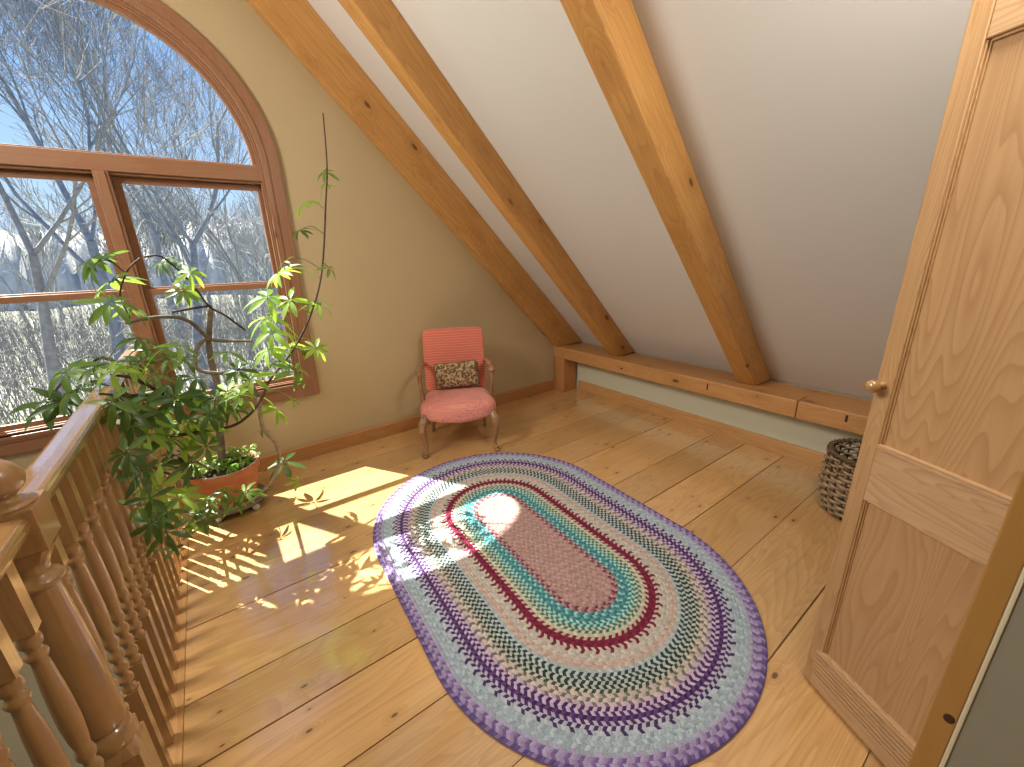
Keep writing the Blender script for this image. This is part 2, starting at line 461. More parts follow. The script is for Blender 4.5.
def beam(y0, y1, label):
    mb = MB(); mb.box(-.085, .085, y0, y1, -.0615, .0615)
    o = mb.build('eave_beam', W['beam_y'], loc=(3.137, 0, .4535), bevel=.006)
    return tag(o, label, 'beam', 'timbers of the eave beam')
b1 = beam(.935, YG - .001, 'long pine eave beam carrying the rafter feet along the knee wall')
for y, z, h in ((1.60, .475, .045), (2.72, .45, .012)):
    pass
b2 = beam(-1.0, .930, 'shorter pine eave beam section beyond the joint, above the woven basket')
mb = MB(); mb.prism([[(-.1155, -.03), (.115, -.03), (.115, .0), (.105, .03), (-.1155, .03)]], -1.0, 3.355)
tag(mb.build('eave_board', W['beam_y'], loc=(3.339, 0, .4755), bevel=.004), 'flat pine board lying behind the eave beam against the ceiling slope', 'board')
# dark mortise slots in the beam face
slot = simple('dark_crack', (.05, .02, .008, 1), .9)
for par, y, z, w, h in ((b1, 1.555, .012, .010, .05), (b2, .66, .02, .013, .045), (b1, 2.40, -.01, .03, .012)):
    m2 = MB(); m2.box(-.0862, -.080, y - w/2, y + w/2, z - h/2, z + h/2)
    o = m2.build('crack', slot, par); o['label'] = 'dark split in the timber'
mb = MB(); mb.box(-.085, .112, -.078, .078, 0, .391)
tag(mb.build('corner_post', W['post_z'], loc=(3.139, 3.272, 0), bevel=.008), 'short stout pine post under the eave beam in the far corner', 'post')

# ---------------- stair railing
XR = -.392
rail = empty('stair_railing', (XR, 1.4, 0))
tag(rail, 'turned oak stair railing along the open edge of the floor', 'railing')
RO = Vector((XR, 1.4, 0))
def handrail(y0, y1):
    pr = [(-.020, 0), (.020, 0), (.022, .008), (.031, .014), (.034, .026), (.034, .038), (.030, .046), (.022, .0485), (0, .0495), (-.022, .0485), (-.030, .046), (-.034, .038), (-.034, .026), (-.031, .014), (-.022, .008)]
    mb = MB(); mb.prism([[(p[0], p[1] + 1.002) for p in pr]], y0 - 1.4, y1 - 1.4)
    return mb.build('handrail', W['rail_y'], rail, bevel=.002)
handrail(1.190, 3.358); handrail(-.55, 1.100)
BP = [(.355,.014),(.362,.0165),(.370,.0165),(.377,.0115),(.384,.011),(.390,.0165),(.400,.0175),(.408,.016),(.414,.0115),(.424,.011),(.430,.0150),(.440,.0165),(.449,.0150),(.455,.011),(.468,.0105),(.474,.0155),(.484,.0170),(.494,.0155),(.500,.0110),(.512,.0105),(.518,.014),(.528,.0165),(.540,.0150),(.548,.0125),(.575,.0155),(.62,.0178),(.67,.0175),(.72,.0160),(.775,.0130),(.792,.0118),(.796,.0150),(.804,.0172),(.811,.0150),(.815,.0118),(.822,.0118),(.828,.0160),(.836,.0172),(.846,.0155),(.852,.0135),(.858,.0150)]
def baluster_mesh():
    mb = MB()
    mb.box(-.017, .017, -.017, .017, 0.0005, .356)
    mb.box(-.017, .017, -.017, .017, .857, 1.003)
    mb.lathe(BP, seg=14, cap=False)
    me = mb.mesh('baluster'); me.materials.append(W['rail_z']); return me
bme = baluster_mesh()
ys = [1.235 + .107*k for k in range(20)] + [1.020 - .107*k for k in range(7)]
for y in ys:
    if y > 3.33: continue
    o = bpy.data.objects.new('baluster', bme); COL.objects.link(o); o.parent = rail; o.location = (0, y - 1.4, 0)
def newel():
    mb = MB(); h = .047
    mb.box(-h, h, -h, h, .0005, .375)
    def sq_round(z0, z1, r0, r1, steps=5):
        # square that melts into a round: corners chamfered progressively
        vs = []; fs = []; seg = 24
        for i in range(steps + 1):
            t = i/steps; z = z0 + (z1 - z0)*t
            for k in range(seg):
                a = 2*PI*(k + .5)/seg
                c, s = math.cos(a), math.sin(a)
                q = h/max(abs(c), abs(s))
                r = q*(1 - t) + r1*t
                r = min(q, r)
                vs.append((r*c, r*s, z))
        for i in range(steps):
            for k in range(seg):
                fs.append((i*seg+k, i*seg+(k+1) % seg, (i+1)*seg+(k+1) % seg, (i+1)*seg+k))
        mb.add(vs, fs, False)
    sq_round(.375, .402, h, .040)
    mb.lathe([(.395,.040),(.405,.044),(.420,.0465),(.440,.0455),(.452,.040),(.456,.034),(.461,.034),(.466,.0395),(.474,.0415),(.55,.0410),(.65,.0385),(.75,.0350),(.84,.0310),(.872,.0300),(.876,.034),(.884,.0415),(.892,.0415),(.900,.034),(.905,.0275),(.915,.026),(.925,.0285),(.935,.030)], seg=24, cap=False)
    sq_round(.968, .930, h, .0305)
    mb.box(-h, h, -h, h, .968, 1.062)
    o = mb.build('newel_post', W['rail_z'], rail, bevel=.0015); o.location = (XR - .003 - RO.x, 1.145 - 1.4, 0)
    mb = MB()
    mb.lathe([(1.0615,.046),(1.067,.046),(1.071,.036),(1.075,.026),(1.080,.022),(1.086,.025),(1.092,.033),(1.102,.0395),(1.116,.043),(1.130,.0415),(1.143,.035),(1.153,.024),(1.159,.010),(1.160,.001)], seg=24)
    b = mb.build('ball_finial', W['rail_z'], o)
    return o
newel()

# ---------------- panelled door, standing open
D = Vector((math.sin(.4512), math.cos(.4512), 0))
A = Vector((1.464, .246, 0))
Md = Matrix(((-D.x, D.y, 0, A.x), (-D.y, -D.x, 0, A.y), (0, 0, 1, 0), (0, 0, 0, 1)))
door = bpy.data.objects.new('door_1', None); COL.objects.link(door); door.matrix_world = Md
struct(door, 'narrow panelled fir door standing open at the right, with round knob', 'door')
def dpart(name, boxes, mat, bevel=.003, label=None, parent=None):
    mb = MB()
    for bx in boxes: mb.box(*bx)
    o = mb.build(name, mat, parent or door, bevel=bevel)
    if label: o['label'] = label
    return o
dpart('stile', [(-.031, .0145, 0, .034, .012, 2.04)], W['door_z'], .004)
dpart('stile', [(.305, .345, .0, .034, .012, 2.04)], W['door_z'], .004)
grooves = [(.015, .305, -.001, .033, .012 + .0, .036)]
rib = []
z = .012
dpart('bottom_rail', [(-.002, .3045, -.0025, .033, .012, .168)], W['door_x'], .004)
for k in range(7):
    zz = .060 + k*.0155
    rib.append((-.0015, .304, -.0075, -.0023, zz, zz + .008))
dpart('reeding', rib, W['door_x'], .0015, 'row of raised horizontal reeds')
dpart('lock_rail', [(.015, .3045, -.001, .033, .777, .940), (.015, .3045, -.003, .0, .944, .950), (.015, .3045, -.0015, .0, .952, .957), (.015, .3045, .001, .033, .9395, .957)], W['door_x'], .002)
dpart('top_rail', [(.015, .3045, 0, .034, 1.914, 2.04)], W['door_x'], .003)
dpart('panel', [(.015, .3045, .013, .024, .165, .78)], W['door_panel'], 0)
dpart('panel', [(.015, .3045, .013, .024, .953, 1.916)], W['door_panel'], 0)
mould = []
for z0, z1 in ((.169, .776), (.958, 1.9135)):
    mould += [(.0146, .0185, .004, .02, z0, z1), (.0186, .0225, .009, .02, z0, z1)]
    mould += [(.0235, .304, .006, .02, z1 - .006, z1)]
dpart('panel_moulding', mould, W['door_z'], .0012)
mb = MB()
mb.lathe([(0,.011),(.004,.012),(.008,.007),(.018,.0065),(.022,.011),(.028,.0165),(.036,.018),(.043,.0155),(.048,.009),(.0495,.001)], seg=20, M=Matrix(((1,0,0,-.012),(0,0,-1,0),(0,1,0,1.125),(0,0,0,1))))
mb.build('knob', W['rail_z'], door)

mb = MB(); mb.box(1.285, 1.302, -.0696, -.0231, 0, 2.25)
tr2 = struct(mb.build('trim_2', W['casing'], bevel=.003), 'upright pine casing beside the open door, with one dark knot', 'door trim')
mb = MB(); mb.lathe([(0, .0095), (.0005, .008), (.0006, .001)], seg=18, M=Matrix(((0,0,-1,1.2849),(1.1,0,0,-.0565),(0,1.5,0,.361),(0,0,0,1))))
kn = mb.build('knot', simple('knot_dark', (.045, .022, .01, 1), .6), tr2); kn['label'] = 'dark knot in the casing'
mb = MB(); mb.box(1.2835, 1.31, -.0786, -.0701, 0, 2.45)
struct(mb.build('trim_3', M_EDGE, bevel=.002), 'thin cream painted edge strip beside the door casing', 'wall trim')
mb = MB(); mb.box(1.289, 1.40, -2.5, -.079, 0, 2.64)
struct(mb.build('wall_near', M_GREY), 'dark grey green wall at the near right corner', 'wall')
# ------------------------------------------------------------------ braided rug
def vcol_fabric(name, attr, rough=.9, bump=.3, nscale=260):
    m, nt, b, out = new_mat(name)
    at = N(nt, 'ShaderNodeAttribute', attribute_name=attr)
    tc = N(nt, 'ShaderNodeTexCoord'); n1 = N(nt, 'ShaderNodeTexNoise', i_Scale=float(nscale), i_Detail=2.0)
    nt.links.new(tc.outputs['Object'], n1.inputs['Vector'])
    v = math_node(nt, 'MULTIPLY_ADD', n1.outputs[0], .9, .55)
    hs = N(nt, 'ShaderNodeHueSaturation'); nt.links.new(at.outputs['Color'], hs.inputs['Color']); nt.links.new(v, hs.inputs['Value'])
    nt.links.new(hs.outputs[0], b.inputs['Base Color'])
    b.inputs['Roughness'].default_value = rough; b.inputs['Specular IOR Level'].default_value = .15
    bp = N(nt, 'ShaderNodeBump', i_Strength=bump, i_Distance=.002)
    nt.links.new(n1.outputs[0], bp.inputs['Height']); nt.links.new(bp.outputs[0], b.inputs['Normal'])
    return m
RUG_K = 1.12
def rc(r, g, b):
    c = srgb(r, g, b); g_ = sum(c[:3])/3; return tuple(min(.9, (x*.82 + g_*.18)*RUG_K) for x in c[:3])
pink = [rc(168,130,120), rc(178,143,134), rc(156,120,114)]
RUGBANDS = [  # outer distance, strands
 (.135, pink), (.162, [rc(112,48,66), rc(178,140,136), rc(150,100,105)]),
 (.188, [rc(48,112,118), rc(128,190,192), rc(66,138,142)]), (.213, [rc(40,118,122), rc(72,150,152), rc(60,128,135)]),
 (.238, [rc(46,120,118), rc(150,196,188)]), (.262, [rc(52,112,104), rc(188,182,152)]),
 (.288, [rc(186,178,148), rc(172,170,142), rc(196,188,160)]),
 (.300, [rc(122,24,58), rc(186,172,148)]), (.330, [rc(118,18,54), rc(132,26,62), rc(110,20,50)]), (.345, [rc(118,24,58), rc(184,174,158)]), (.360, [rc(184,174,158), rc(118,24,58), rc(184,174,158), rc(176,166,150)]),
 (.388, [rc(178,172,158), rc(170,160,150), rc(188,180,168)]), (.412, [rc(184,158,142), rc(170,150,136), rc(192,168,154)]),
 (.436, [rc(158,170,172), rc(170,178,176), rc(150,160,162)]),
 (.461, [rc(48,66,68), rc(164,178,176)]), (.486, [rc(42,60,60), rc(170,176,166)]), (.510, [rc(58,74,66), rc(182,176,158)]),
 (.535, [rc(108,110,98), rc(192,180,164), rc(184,164,158)]), (.560, [rc(190,166,172), rc(178,160,172), rc(120,100,120)]),
 (.578, [rc(74,42,96), rc(186,162,190)]), (.594, [rc(66,36,90), rc(92,60,118)]), (.609, [rc(74,42,96), rc(176,160,186)]), (.624, [rc(70,44,96), rc(168,176,186)]), (.638, [rc(168,176,186), rc(70,44,96), rc(160,172,180), rc(168,176,186)]),
 (.682, [rc(150,168,176), rc(164,180,186), rc(142,158,172)]), (.707, [rc(152,160,178), rc(164,150,182), rc(146,158,172)]),
 (.731, [rc(150,128,172), rc(112,88,146), rc(160,146,184)]), (.80, [rc(104,80,140), rc(138,116,166), rc(88,70,128)]),
]
def make_rug():
    L = .37; RMAX = .747; ROWS = 50; w = RMAX/ROWS
    rr = random.Random(3)
    def pos(s, P, rm, r):
        s = s % P
        if s < 2*L: return (r, -L + s)
        s -= 2*L
        if s < PI*rm:
            a = s/rm; return (r*math.cos(a), L + r*math.sin(a))
        s -= PI*rm
        if s < 2*L: return (-r, L - s)
        s -= 2*L
        a = PI + s/rm; return (r*math.cos(a), -L + r*math.sin(a))
    mb = MB()
    for i in range(ROWS):
        r0, r1 = i*w, (i + 1)*w; rb = (i//2 + .5)*2*w; P = 4*L + 2*PI*rb; rm = (r0 + r1)/2
        st = next(s for d, s in RUGBANDS if rm < d)
        n = int(round(P/.0142/12))*12; dt = P/n; sl = .55*dt
        if True:
            for k in range(n):
                c = st[(k + i % 2) % len(st)]
                j = rr.uniform(.88, 1.12); c = tuple(x*j for x in c)
                t0 = k*dt; t1 = t0 + dt
                if i % 2 == 0: q = [(t0, r0), (t1, r0), (t1 + sl, r1), (t0 + sl, r1)]
                else: q = [(t0 + sl, r0), (t1 + sl, r0), (t1, r1), (t0, r1)]
                pts = [pos(s, P, rb, r) for s, r in q]
                ms = sum(s for s, r in q)/4; mr = sum(r for s, r in q)/4
                cx, cy = pos(ms, P, rb, mr)
                vs = [(x, y, .0090) for x, y in pts] + [(cx + (x - cx)*.45, cy + (y - cy)*.45, .0135) for x, y in pts]
                mb.add(vs, [(0,1,5,4), (1,2,6,5), (2,3,7,6), (3,0,4,7), (4,5,6,7)], True, c)
    # body under the braids
    n = 96; P = 4*L + 2*PI*RMAX
    ring = [pos(P*k/n, P, RMAX, RMAX - .001) for k in range(n)]
    ca = RUGBANDS[-1][1][0]
    vs = [(x, y, .001) for x, y in ring] + [(x*1.004, y*1.004, .005) for x, y in ring] + [(x*.999, y*.999, .009) for x, y in ring]
    fs = [(k, (k+1) % n, n + (k+1) % n, n + k) for k in range(n)] + [(n + k, n + (k+1) % n, 2*n + (k+1) % n, 2*n + k) for k in range(n)] + [tuple(reversed(range(n)))]
    mb.add(vs, fs, False, ca)
    o = mb.build('braided_rug', vcol_fabric('braided_wool', 'strand'), attr='strand', loc=(1.182, 1.443, .0005), rot=(0, 0, -math.radians(3.0)))
    return tag(o, 'large oval braided rug in rings of pink, teal, crimson, grey and purple', 'rug')
make_rug()

# ------------------------------------------------------------------ armchair
def quilt_mat(name, col, col2, print_col=None):
    m, nt, b, out = new_mat(name)
    tc = N(nt, 'ShaderNodeTexCoord')
    sx = N(nt, 'ShaderNodeSeparateXYZ'); nt.links.new(tc.outputs['Object'], sx.inputs[0])
    nz = N(nt, 'ShaderNodeTexNoise', i_Scale=9.0, i_Detail=2.0); nt.links.new(tc.outputs['Object'], nz.inputs['Vector'])
    h = math_node(nt, 'ADD', sx.outputs[2], math_node(nt, 'MULTIPLY', sx.outputs[1], -.6))
    ph = math_node(nt, 'ADD', math_node(nt, 'MULTIPLY', h, 330.), math_node(nt, 'MULTIPLY', nz.outputs[0], 3.0))
    wv = math_node(nt, 'SINE', ph)
    wv = math_node(nt, 'MULTIPLY_ADD', wv, .5, .5)
    c = mix_col(nt, math_node(nt, 'MULTIPLY', math_node(nt, 'POWER', wv, 2.5), .55), col, col2)
    if print_col:
        vo = N(nt, 'ShaderNodeTexVoronoi', i_Scale=55.0); nt.links.new(tc.outputs['Object'], vo.inputs['Vector'])
        d = math_node(nt, 'LESS_THAN', vo.outputs['Distance'], .40)
        n2 = N(nt, 'ShaderNodeTexNoise', i_Scale=7.0); nt.links.new(tc.outputs['Object'], n2.inputs['Vector'])
        g = math_node(nt, 'GREATER_THAN', n2.outputs[0], .5)
        c = mix_col(nt, math_node(nt, 'MULTIPLY', math_node(nt, 'MULTIPLY', d, g), .45), c, print_col)
    nt.links.new(c, b.inputs['Base Color'])
    b.inputs['Roughness'].default_value = .85; b.inputs['Specular IOR Level'].default_value = .2; b.inputs['Sheen Weight'].default_value = .2
    bp = N(nt, 'ShaderNodeBump', i_Strength=.4, i_Distance=.004); nt.links.new(wv, bp.inputs['Height']); nt.links.new(bp.outputs[0], b.inputs['Normal'])
    return m
M_BACK = quilt_mat('salmon_quilted_fabric', (.66, .165, .115, 1), (.80, .34, .23, 1))
M_SEAT = quilt_mat('pink_quilted_fabric', (.72, .255, .20, 1), (.82, .36, .28, 1), (.33, .14, .24, 1))
CH = Vector((1.395, 2.613, 0)); CR = -.4814
chair = empty('armchair', CH, CR)
tag(chair, 'small antique armchair in salmon pink quilted fabric with curved wooden arms and legs', 'chair')
def loops_mesh(loops, cap_bottom=True, cap_top=True):
    n = len(loops[0]); vs = [p for l in loops for p in l]; fs = []
    for i in range(len(loops) - 1):
        for k in range(n):
            fs.append((i*n+k, i*n+(k+1) % n, (i+1)*n+(k+1) % n, (i+1)*n+k))
    if cap_bottom: fs.append(tuple(reversed(range(n))))
    if cap_top: fs.append(tuple((len(loops)-1)*n + k for k in range(n)))
    return vs, fs
def seat_outline(inset, n=64):
    pts = []
    for k in range(n):
        a = 2*PI*k/n; c, s = math.cos(a), math.sin(a); e = .32
        x = math.copysign(abs(c)**e, c); y = math.copysign(abs(s)**e, s)
        yy = .255 + .235*y
        hw = (.312 - .055*(yy - .02)/.47)
        xx = x*(hw - inset)
        yy = .255 + (y*(.235 - inset))
        if y < 0: yy += y*.035*math.cos(min(1, abs(x))*PI/2*1.0)*1.0 + .012*abs(x)**4*(-y)
        pts.append((xx, yy))
    return pts
loops = []
for z, ins in ((.302, .012), (.306, .004), (.330, .0), (.372, .0), (.394, .008), (.410, .026), (.420, .06), (.428, .12), (.431, .18)):
    l = []
    for (x, y) in seat_outline(ins):
        dz = 0
        if z < .34 and y < .1: dz = -.030*max(0, math.cos(x/.29*PI/2))**1.2*(1 - max(0, y)/.1) if abs(x) < .29 else 0
        l.append((x, y, z + dz))
    loops.append(l)
mb = MB(); v, f = loops_mesh(loops); mb.add(v, f, True)
mb.build('seat', M_SEAT, chair)
# backrest: padded slab leaning back
def slab_loops(hw, z0, z1, t, lean):
    loops = []
    n = 40
    for dz, g in ((-.5, .80), (-.46, .92), (-.3, 1.0), (.3, 1.0), (.46, .92), (.5, .80)):
        l = []
        for k in range(n):
            a = 2*PI*k/n; c, s = math.cos(a), math.sin(a); e = .14
            x = math.copysign(abs(c)**e, c)*(hw - (1 - g)*.05); zz = math.copysign(abs(s)**e, s)
            z = (z0 + z1)/2 + zz*((z1 - z0)/2 - (1 - g)*.05) + (.006*(1 - (x/hw)**2) if zz > .9 else 0)
            y = lean(z) + dz*t
            l.append((x, y, z))
        loops.append(l)
    return loops
lean = lambda z: .505 + (z - .40)*.20
mb = MB(); v, f = loops_mesh(slab_loops(.262, .385, .908, .075, lean)); mb.add(v, f, True)
mb.build('backrest', M_BACK, chair)
for s in (-1, 1):
    mb = MB()
    mb.tube(catmull([(s*.255,.520,.628),(s*.270,.43,.655),(s*.280,.31,.662),(s*.284,.21,.656),(s*.285,.150,.648),(s*.285,.128,.628)], 5),
            [.012]+[.0165]*8+[.019]*8+[.021]*6+[.020,.017,.012], 10, flat=1.3)
    mb.tube(catmull([(s*.284,.165,.645),(s*.283,.150,.585),(s*.280,.165,.52),(s*.275,.195,.45),(s*.272,.205,.36)], 6), [.017]*8+[.0145]*9+[.017]*8, 10)
    o = mb.build('armrest', W['chair'], chair)
    mb = MB()
    mb.tube(catmull([(s*.255,.055,.330),(s*.275,.020,.295),(s*.288,.004,.245),(s*.283,.018,.170),(s*.272,.034,.095),(s*.272,.026,.045),(s*.284,.004,.016)], 6),
            [.030]*3+[.034]*4+[.036]*4+[.031]*4+[.025]*5+[.019]*5+[.0155]*5+[.016]*3+[.020,.023,.022,.015], 10)
    mb.lathe([(0,.015),(.003,.021),(.011,.0235),(.019,.021),(.025,.013)], cx=s*.285, cy=.002, seg=14)
    mb.build('leg', W['chair'], chair)
    mb = MB()
    mb.tube(catmull([(s*.232,.470,.36),(s*.232,.480,.25),(s*.234,.500,.10),(s*.236,.520,.002)], 5), [.019]*6+[.017]*6+[.0155]*4, 8)
    mb.build('leg', W['chair'], chair)
# cushion on the chair
def tapestry():
    m, nt, b, out = new_mat('floral_tapestry')
    tc = N(nt, 'ShaderNodeTexCoord')
    nz = N(nt, 'ShaderNodeTexNoise', i_Scale=16.0, i_Detail=2.0); nt.links.new(tc.outputs['Object'], nz.inputs['Vector'])
    ad = N(nt, 'ShaderNodeVectorMath', operation='MULTIPLY_ADD'); ad.inputs[1].default_value = (.03,.03,.03)
    nt.links.new(nz.outputs['Color'], ad.inputs[0]); nt.links.new(tc.outputs['Object'], ad.inputs[2])
    vo = N(nt, 'ShaderNodeTexVoronoi', i_Scale=50.0); nt.links.new(ad.outputs[0], vo.inputs['Vector'])
    m1 = math_node(nt, 'LESS_THAN', vo.outputs['Distance'], .62)
    sp = N(nt, 'ShaderNodeSeparateColor'); nt.links.new(vo.outputs['Color'], sp.inputs[0])
    rmp = N(nt, 'ShaderNodeValToRGB'); rmp.color_ramp.interpolation = 'CONSTANT'
    e = rmp.color_ramp.elements; e[0].color = (.16, .12, .055, 1); e[1].position = .3; e[1].color = (.24, .12, .09, 1)
    for p, c in ((.5, (.34, .21, .10, 1)), (.62, (.14, .10, .06, 1)), (.8, (.50, .34, .19, 1))):
        x = e.new(p); x.color = c
    nt.links.new(sp.outputs[0], rmp.inputs[0])
    c = mix_col(nt, m1, (.56, .40, .235, 1), rmp.outputs[0])
    nt.links.new(c, b.inputs['Base Color']); b.inputs['Roughness'].default_value = .9; b.inputs['Specular IOR Level'].default_value = .1
    bp = N(nt, 'ShaderNodeBump', i_Strength=.4, i_Distance=.002); nt.links.new(vo.outputs['Distance'], bp.inputs['Height']); nt.links.new(bp.outputs[0], b.inputs['Normal'])
    return m
def make_cushion():
    mb = MB(); nx, nz = 24, 14; hw, hh, t = .188, .112, .052
    for side in (-1, 1):
        vs = []; fs = []
        for j in range(nz + 1):
            for i in range(nx + 1):
                u = 2*i/nx - 1; w_ = 2*j/nz - 1
                prof = (max(0, 1 - abs(u)**3.2)**.55)*(max(0, 1 - abs(w_)**3.0)**.6)
                pin = 1 - .05*(1 - abs(w_)**2)*abs(u)**4; pin2 = 1 - .06*(1 - abs(u)**2)*abs(w_)**4
                vs.append((u*hw*pin, side*t*prof, w_*hh*pin2))
        for j in range(nz):
            for i in range(nx):
                a = j*(nx+1) + i; fs.append((a, a+1, a+nx+2, a+nx+1))
        mb.add(vs, fs, True)
    Mc = Matrix.Translation(CH) @ Matrix.Rotation(CR, 4, 'Z') @ Matrix.Translation((.010, .408, .545)) @ Matrix.Rotation(-.22, 4, 'X') @ Matrix.Rotation(-.03, 4, 'Y')
    o = mb.build('cushion', tapestry(), M=Mc)
    edge = []
    for k in range(64):
        a = 2*PI*k/64; c, s = math.cos(a), math.sin(a); e = .2
        x = math.copysign(abs(c)**e, c); z = math.copysign(abs(s)**e, s)
        edge.append((x*hw*(1 - .05*(1 - z*z)*x**4)*.998, 0, z*hh*(1 - .06*(1 - x*x)*z**4)*.998))
    m2 = MB(); m2.tube(edge, .0045, 6, closed=True)
    p = m2.build('piping', simple('olive_piping', (.17, .12, .06, 1), .9), o); p['label'] = 'dark brown edge piping'
    tag(o, 'small oblong tan tapestry cushion with brown floral pattern, resting on the armchair seat', 'cushion')
make_cushion()

# ------------------------------------------------------------------ woven basket
def make_basket():
    root = empty('woven_basket', (2.835, .455, 0))
    tag(root, 'round open basket woven of grey brown rush, on the floor behind the door', 'basket')
    strawA = simple('rush_weave', (.50, .35, .20, 1), .8, noise=.6, nscale=30, bump=.5)
    dark = simple('dark_rush', (.13, .085, .045, 1), .85, noise=.5, nscale=40)
    H = .372; NS = 24; NR = 16
    rad = lambda z: .172 + .028*min(1, z/.12) + .004*math.sin(z/H*PI)
    mb = MB(); n = 40
    mb.lathe([(.004, .001), (.004, .165), (.012, .172), (.016, .165), (.013, .001)], seg=40)
    mb.build('base', dark, root)
    mb = MB()
    for k in range(NS):
        a = 2*PI*k/NS
        mb.tube([(rad(z)*math.cos(a), rad(z)*math.sin(a), z) for z in [H*i/8 for i in range(9)]], .0058, 6)
    mb.build('stakes', dark, root)
    mb = MB(); rr = random.Random(2)
    for j in range(NR):
        z0 = .018 + j*(H - .03)/(NR - .5); pts = []; rs = []
        m = NS*4
        for i in range(m):
            a = 2*PI*i/m
            off = .0105*math.cos(NS*a/2 + (PI if j % 2 else 0))
            z = z0 + .003*math.sin(3*a + j)
            pts.append(((rad(z) + off)*math.cos(a), (rad(z) + off)*math.sin(a), z)); rs.append((.0100 if j < NR - 4 else .0066)*rr.uniform(.85, 1.1))
        mb.tube(pts, rs, 6, closed=True)
    mb.build('weave', strawA, root)
    mb = MB()
    for ph in (0, PI):
        pts = [((rad(H) + .007*math.cos(20*2*PI*i/160 + ph))*math.cos(2*PI*i/160), (rad(H) + .007*math.cos(20*2*PI*i/160 + ph))*math.sin(2*PI*i/160), H + .006*math.sin(20*2*PI*i/160 + ph)) for i in range(160)]
        mb.tube(pts, .0085, 6, closed=True)
    mb.build('rim', simple('rim_rush', (.17, .11, .055, 1), .8, noise=.5, nscale=40), root)
make_basket()

# ------------------------------------------------------------------ potted umbrella plant
PX, PY = -.11, 2.93
cad = empty('plant_caddy', (PX, PY, 0))
tag(cad, 'round plant stand on small white casters under the terracotta pot', 'plant stand')
mb = MB(); mb.lathe([(.044,.001),(.044,.180),(.048,.188),(.056,.188),(.060,.182),(.060,.001)], seg=40)
mb.build('platform', simple('grey_brown_platform', (.22, .17, .13, 1), .5, noise=.2), cad)
M_CAST = simple('white_plastic', (.75, .74, .72, 1), .35)
for k in range(5):
    a = math.radians(21) + 2*PI*k/5
    Mk = Matrix.Translation((.168*math.cos(a), .168*math.sin(a), 0)) @ Matrix.Rotation(a + .7, 4, 'Z')
    mb = MB(); mb.lathe([(-.011,.004),(-.011,.017),(-.008,.0195),(.008,.0195),(.011,.017),(.011,.004)], seg=18, M=Mk @ Matrix.Translation((0,0,.0197)) @ Matrix.Rotation(PI/2, 4, 'X'))
    mb.box(-.006, .006, -.016, -.012, .016, .044, M=Mk); mb.box(-.006, .006, .012, .016, .016, .044, M=Mk); mb.box(-.008, .008, -.016, .016, .040, .0445, M=Mk)
    mb.build('caster', M_CAST, cad)
plant = empty('potted_umbrella_plant', (PX, PY, .0605))
tag(plant, 'sprawling umbrella plant with glossy fingered leaves in a round terracotta pot beside the railing', 'plant')
PO = Vector((PX, PY, .0605))
M_TERRA = simple('terracotta', (.60, .215, .095, 1), .75, noise=.18, nscale=9, bump=.1)
mb = MB(); mb.lathe([(0,.118),(.004,.128),(.10,.152),(.185,.172),(.190,.180),(.196,.184),(.238,.188),(.245,.186),(.247,.180),(.243,.174),(.200,.170),(.19,.165)], seg=48, cap=False)
mb.lathe([(.0,.118),(.001,.001)], seg=48, cap=False)
mb.build('pot', M_TERRA, plant)
mb = MB(); mb.lathe([(.238,.1735),(.2435,.1745),(.2475,.1790),(.2485,.1820),(.2470,.1860)], seg=48, cap=False)  # paler band along the inner rim of the pot
o = mb.build('rim_band', simple('pale_rim', (.72, .62, .55, 1), .8, noise=.3, nscale=30), plant); o['label'] = 'pale band along the inner rim'
mb = MB()
mb.lathe([(.222,.170),(.226,.12),(.230,.06),(.231,.001)], seg=40, cap=False)
mb.build('soil', simple('dark_soil', (.055, .035, .022, 1), .95, noise=.6, nscale=60, bump=1.), plant)
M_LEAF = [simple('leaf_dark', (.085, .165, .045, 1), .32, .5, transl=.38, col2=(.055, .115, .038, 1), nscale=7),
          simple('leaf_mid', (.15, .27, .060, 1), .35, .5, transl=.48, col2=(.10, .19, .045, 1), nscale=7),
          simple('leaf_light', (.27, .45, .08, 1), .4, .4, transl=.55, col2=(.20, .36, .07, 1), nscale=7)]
M_STEM = simple('dark_stem', (.085, .055, .030, 1), .7, noise=.4, nscale=30)
M_BARKY = simple('grey_stem', (.24, .19, .14, 1), .8, noise=.45, nscale=35, bump=.4)
M_PALE = simple('pale_stem_bark', (.42, .35, .25, 1), .75, noise=.4, nscale=30, bump=.3)
